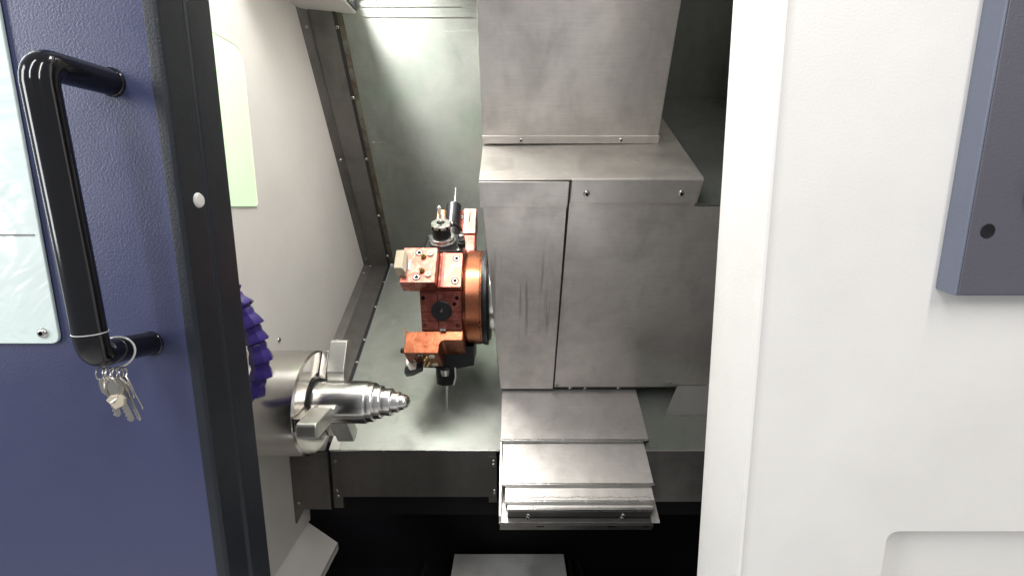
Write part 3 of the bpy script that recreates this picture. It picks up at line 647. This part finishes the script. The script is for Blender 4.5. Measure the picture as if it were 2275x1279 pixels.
# handle: one bent tube
h = B()
hx, hy = -.3260, .3370
HT, HB = -.3287, -.3232      # the grip leans very slightly
pts = [(-.3330, .403, .1010), (-.3310, .375, .0995)]
for k in range(7):
    a = k/6*math.pi/2; pts.append((HT-.0012*(1-math.sin(a)), hy+.013-.013*math.sin(a), .0835+.0150*math.cos(a)))
low = [(HB-.0004, hy, -.0990)]
for k in range(1, 7):
    a = k/6*math.pi/2; low.append((HB-.0030*(1-math.cos(a)), hy+.013*(1-math.cos(a)), -.1010-.0150*math.sin(a)))
low += [(-.3290, .372, -.1190), (-.3315, .403, -.1240)]
tube(h, pts+[(HT+(HB-HT)*q, hy, .0835-.1825*q) for q in (.2, .4, .6, .8)]+low, .0106, 40)
hd = obj('door_handle', h, M['handle'], t, smooth=True)
for z in (.1010, -.1240):
    bm = B(); lathe(bm, (-.3325 if z > 0 else -.3315, .4028, z), -vY, [(0, .0116), (.0025, .0116), (.0035, .0108)], 32); obj('handle_foot', bm, M['handle'], hd, smooth=True)
bm = B(); tube(bm, [Vector((HB-.0002, hy, -.0955))+Vector((math.cos(a), math.sin(a), 0))*.0108 for a in [2*math.pi*i/48 for i in range(48)]], .00045, 6, True); obj('joint_line', bm, M['wire'], hd)

# keys hanging from the handle
t = thing('key_bunch', 'bunch of silver keys on a wire ring looped round the foot of the door handle', 'keys', (-.322, .35, -.18))
rc_ = Vector((-.3272, .3600, -.1190)); ring_pts = [rc_+Vector((math.cos(q)*.0126, math.cos(q)*.004+math.sin(q)*.003, math.sin(q)*.0124)) for q in [2*math.pi*i/48 for i in range(48)]]
bm = B(); tube(bm, ring_pts, .00085, 8, True); obj('wire_ring', bm, M['wire'], t, smooth=True)
def small_ring(c, r, nrm, wr=.0006):
    d, u, v = frame(nrm); bm = B()
    tube(bm, [Vector(c)+(u*math.cos(2*math.pi*i/24)+v*math.sin(2*math.pi*i/24))*r for i in range(24)], wr, 6, True); return bm
for i, (dx, dy) in enumerate(((-.0100, 0), (-.0065, .001), (-.002, .000), (.0025, .001), (.0060, .002))):
    obj('split_ring', small_ring((-.3225+dx, .350+dy, -.1335), .0048, (1, .25*math.sin(i*2), .1)), M['keysteel'], t, smooth=True)
def key(cx, cz, ang, ln, bw, y, turn, tag=False):
    cx = -.3215+(cx+.3215)*.75; ln *= .92; bw *= .82; ang = (ang+R(16))*.7-R(16)
    """bow with a slot, shank, notched blade; drawn hanging down from (cx, y, cz)"""
    m = Matrix.Translation((cx, y, cz)) @ Matrix.Rotation(ang, 4, 'Y') @ Matrix.Rotation(turn, 4, 'Z')
    bm = B(); th_ = .0011
    outer = [(-bw*.35, 0), (bw*.35, 0), (bw*.5, -.004), (bw*.5, -.011), (bw*.28, -.015), (-bw*.28, -.015), (-bw*.5, -.011), (-bw*.5, -.004)]
    prism(bm, [(x, 0, z) for x, z in outer], (0, th_, 0))
    bl = [(-.0024, -.0145), (.0024, -.0145), (.0024, -ln+.002), (.0008, -ln), (-.0012, -ln+.001)]
    z = -ln+.003; k = 0
    while z < -.018: bl.append((-.0024+(.0011 if k % 2 else 0), z)); z += .0017; k += 1
    prism(bm, [(x, .0001, z) for x, z in bl], (0, th_*.8, 0))
    bmesh.ops.transform(bm, matrix=m, verts=bm.verts[:])
    k_ = obj('key', bm, M['keysteel'], t, bevel=.0002)
    return k_
key(-.3315, -.1360, R(-6), .038, .0120, .349, R(50))
key(-.3250, -.1375, R(-18), .042, .0120, .3485, R(30))
key(-.3190, -.1370, R(-16), .043, .0110, .351, R(-22))
key(-.3150, -.1360, R(-22), .034, .0110, .352, R(-35))
# padlock-like tag: hexagonal plate with a wire shackle
bm = B(); prism(bm, [(-.3285, .3455, -.1545), (-.3245, .3455, -.1505), (-.3165, .3455, -.1500), (-.3135, .3455, -.1530), (-.3145, .3455, -.1590), (-.3220, .3455, -.1625)], (0, .003, 0)); obj('key_tag', bm, M['wood'], t, bevel=.0006, label='angular metal tag')
bm = B(); tube(bm, spline([(-.3255, .346, -.1520), (-.3270, .346, -.1440), (-.3245, .347, -.1365), (-.3205, .347, -.1370), (-.3170, .346, -.1450), (-.3185, .346, -.1520), (-.3235, .3447, -.1560)], 5), .0007, 6); obj('tag_shackle', bm, M['keysteel'], t, smooth=True)
bm = B(); tube(bm, spline([(-.3180, .350, -.1370), (-.3120, .350, -.1430), (-.3090, .350, -.1500), (-.3095, .350, -.1540)], 5), .0007, 6); obj('tag_shackle', bm, M['keysteel'], t, smooth=True)

# =================================================================== WHITE FRONT PANEL AT THE RIGHT
PY = .475
def edge_x(z): return .2607+.0107*(.193-z)/.632
t = thing('front_panel', 'white powder-coated machine front panel right of the open doorway', 'panel', (.6, PY, -.95))
def prof(z):
    e = edge_x(z)
    P = [(e+.012, PY), (e+.0055, PY), (e+.0015, PY-.0018), (e-.001, PY-.0008), (e-.0022, PY+.0025), (e-.0022, .548), (e-.0032, .552), (e-.0036, .5700), (e-.0036, .577), (e+.012, .577)]
    return P
bm = B(); r0 = [bm.verts.new((x, y, -1.0)) for x, y in prof(-1.0)]; r1 = [bm.verts.new((x, y, .62)) for x, y in prof(.62)]
for i in range(len(r0)-1): bm.faces.new((r0[i], r0[i+1], r1[i+1], r1[i]))
bm.faces.new(r0); bm.faces.new(r1[::-1])
obj('folded_edge', bm, M['white'], t, smooth=True, label='bright white rounded return edge')
# face sheet with a rounded pocket cut out
outer = [(edge_x(-1.0)+.012, -1.0), (.95, -1.0), (.95, .62), (edge_x(.62)+.012, .62)]
pk = round_poly([(.4415, -.62), (.4415, -.3755), (.80, -.3755), (.80, -.62)], .014, 8)
def loop(bm, pts, y): vs = [bm.verts.new((p[0], y, p[1])) for p in pts]; return [bm.edges.new((vs[i], vs[(i+1) % len(vs)])) for i in range(len(vs))], vs
bm = B(); e1, v1 = loop(bm, outer, PY); e2, v2 = loop(bm, pk, PY)
bmesh.ops.triangle_fill(bm, use_beauty=True, edges=e1+e2)
v3 = [bm.verts.new((p[0]+.0004, PY+.0015, p[1]-.0004)) for p in pk]; v4 = [bm.verts.new((p[0]+.0004, PY+.022, p[1]-.0004)) for p in pk]
n_ = len(pk)
for a, b in ((v2, v3), (v3, v4)):
    for i in range(n_): bm.faces.new((a[i], a[(i+1) % n_], b[(i+1) % n_], b[i]))
obj('face_sheet', bm, M['white'], t)
bm = B(); prism(bm, [(p[0]*1.0, PY+.0215, p[1]) for p in pk], (0, .002, 0)); obj('pocket_back', bm, M['white'], t, label='recessed rounded pocket')
# control box on the panel
t = thing('control_box', 'violet-grey control box edge at the upper right of the white panel', 'control box', (.6, .455, -.09))
def cx(z): return .4487+.0*z
bm = B()
prism(bm, [(.4487, PY-.0003, -.0860), (.4487, PY-.0003, .60), (.4530, .4560, .60), (.4530, .4560, -.0905)], (.5, 0, 0))
bmesh.ops.translate(bm, vec=(0, 0, 0), verts=bm.verts[:])
obj('box_shell', bm, M['paneledge'], t, bevel=.0012)
rp = [(.4548, -.0888), (.95, -.0888), (.95, .60), (.4548, .60)]
bm = B(); prism(bm, [(x, .4545, z) for x, z in rp], (0, .0016, 0)); obj('box_face', bm, M['panelgrey'], t, bevel=.0016)
screw(t, (.4725, .4543, -.0245), -vY, .0072, 'recess', 'screw_hole')
bm = B(); lathe(bm, (.5195, .4546, .0180), -vY, [(0, .016), (.001, .016), (.012, .015), (.013, .013), (.013, 0)], 32); obj('control_knob', bm, M['blackox'], t, smooth=True)
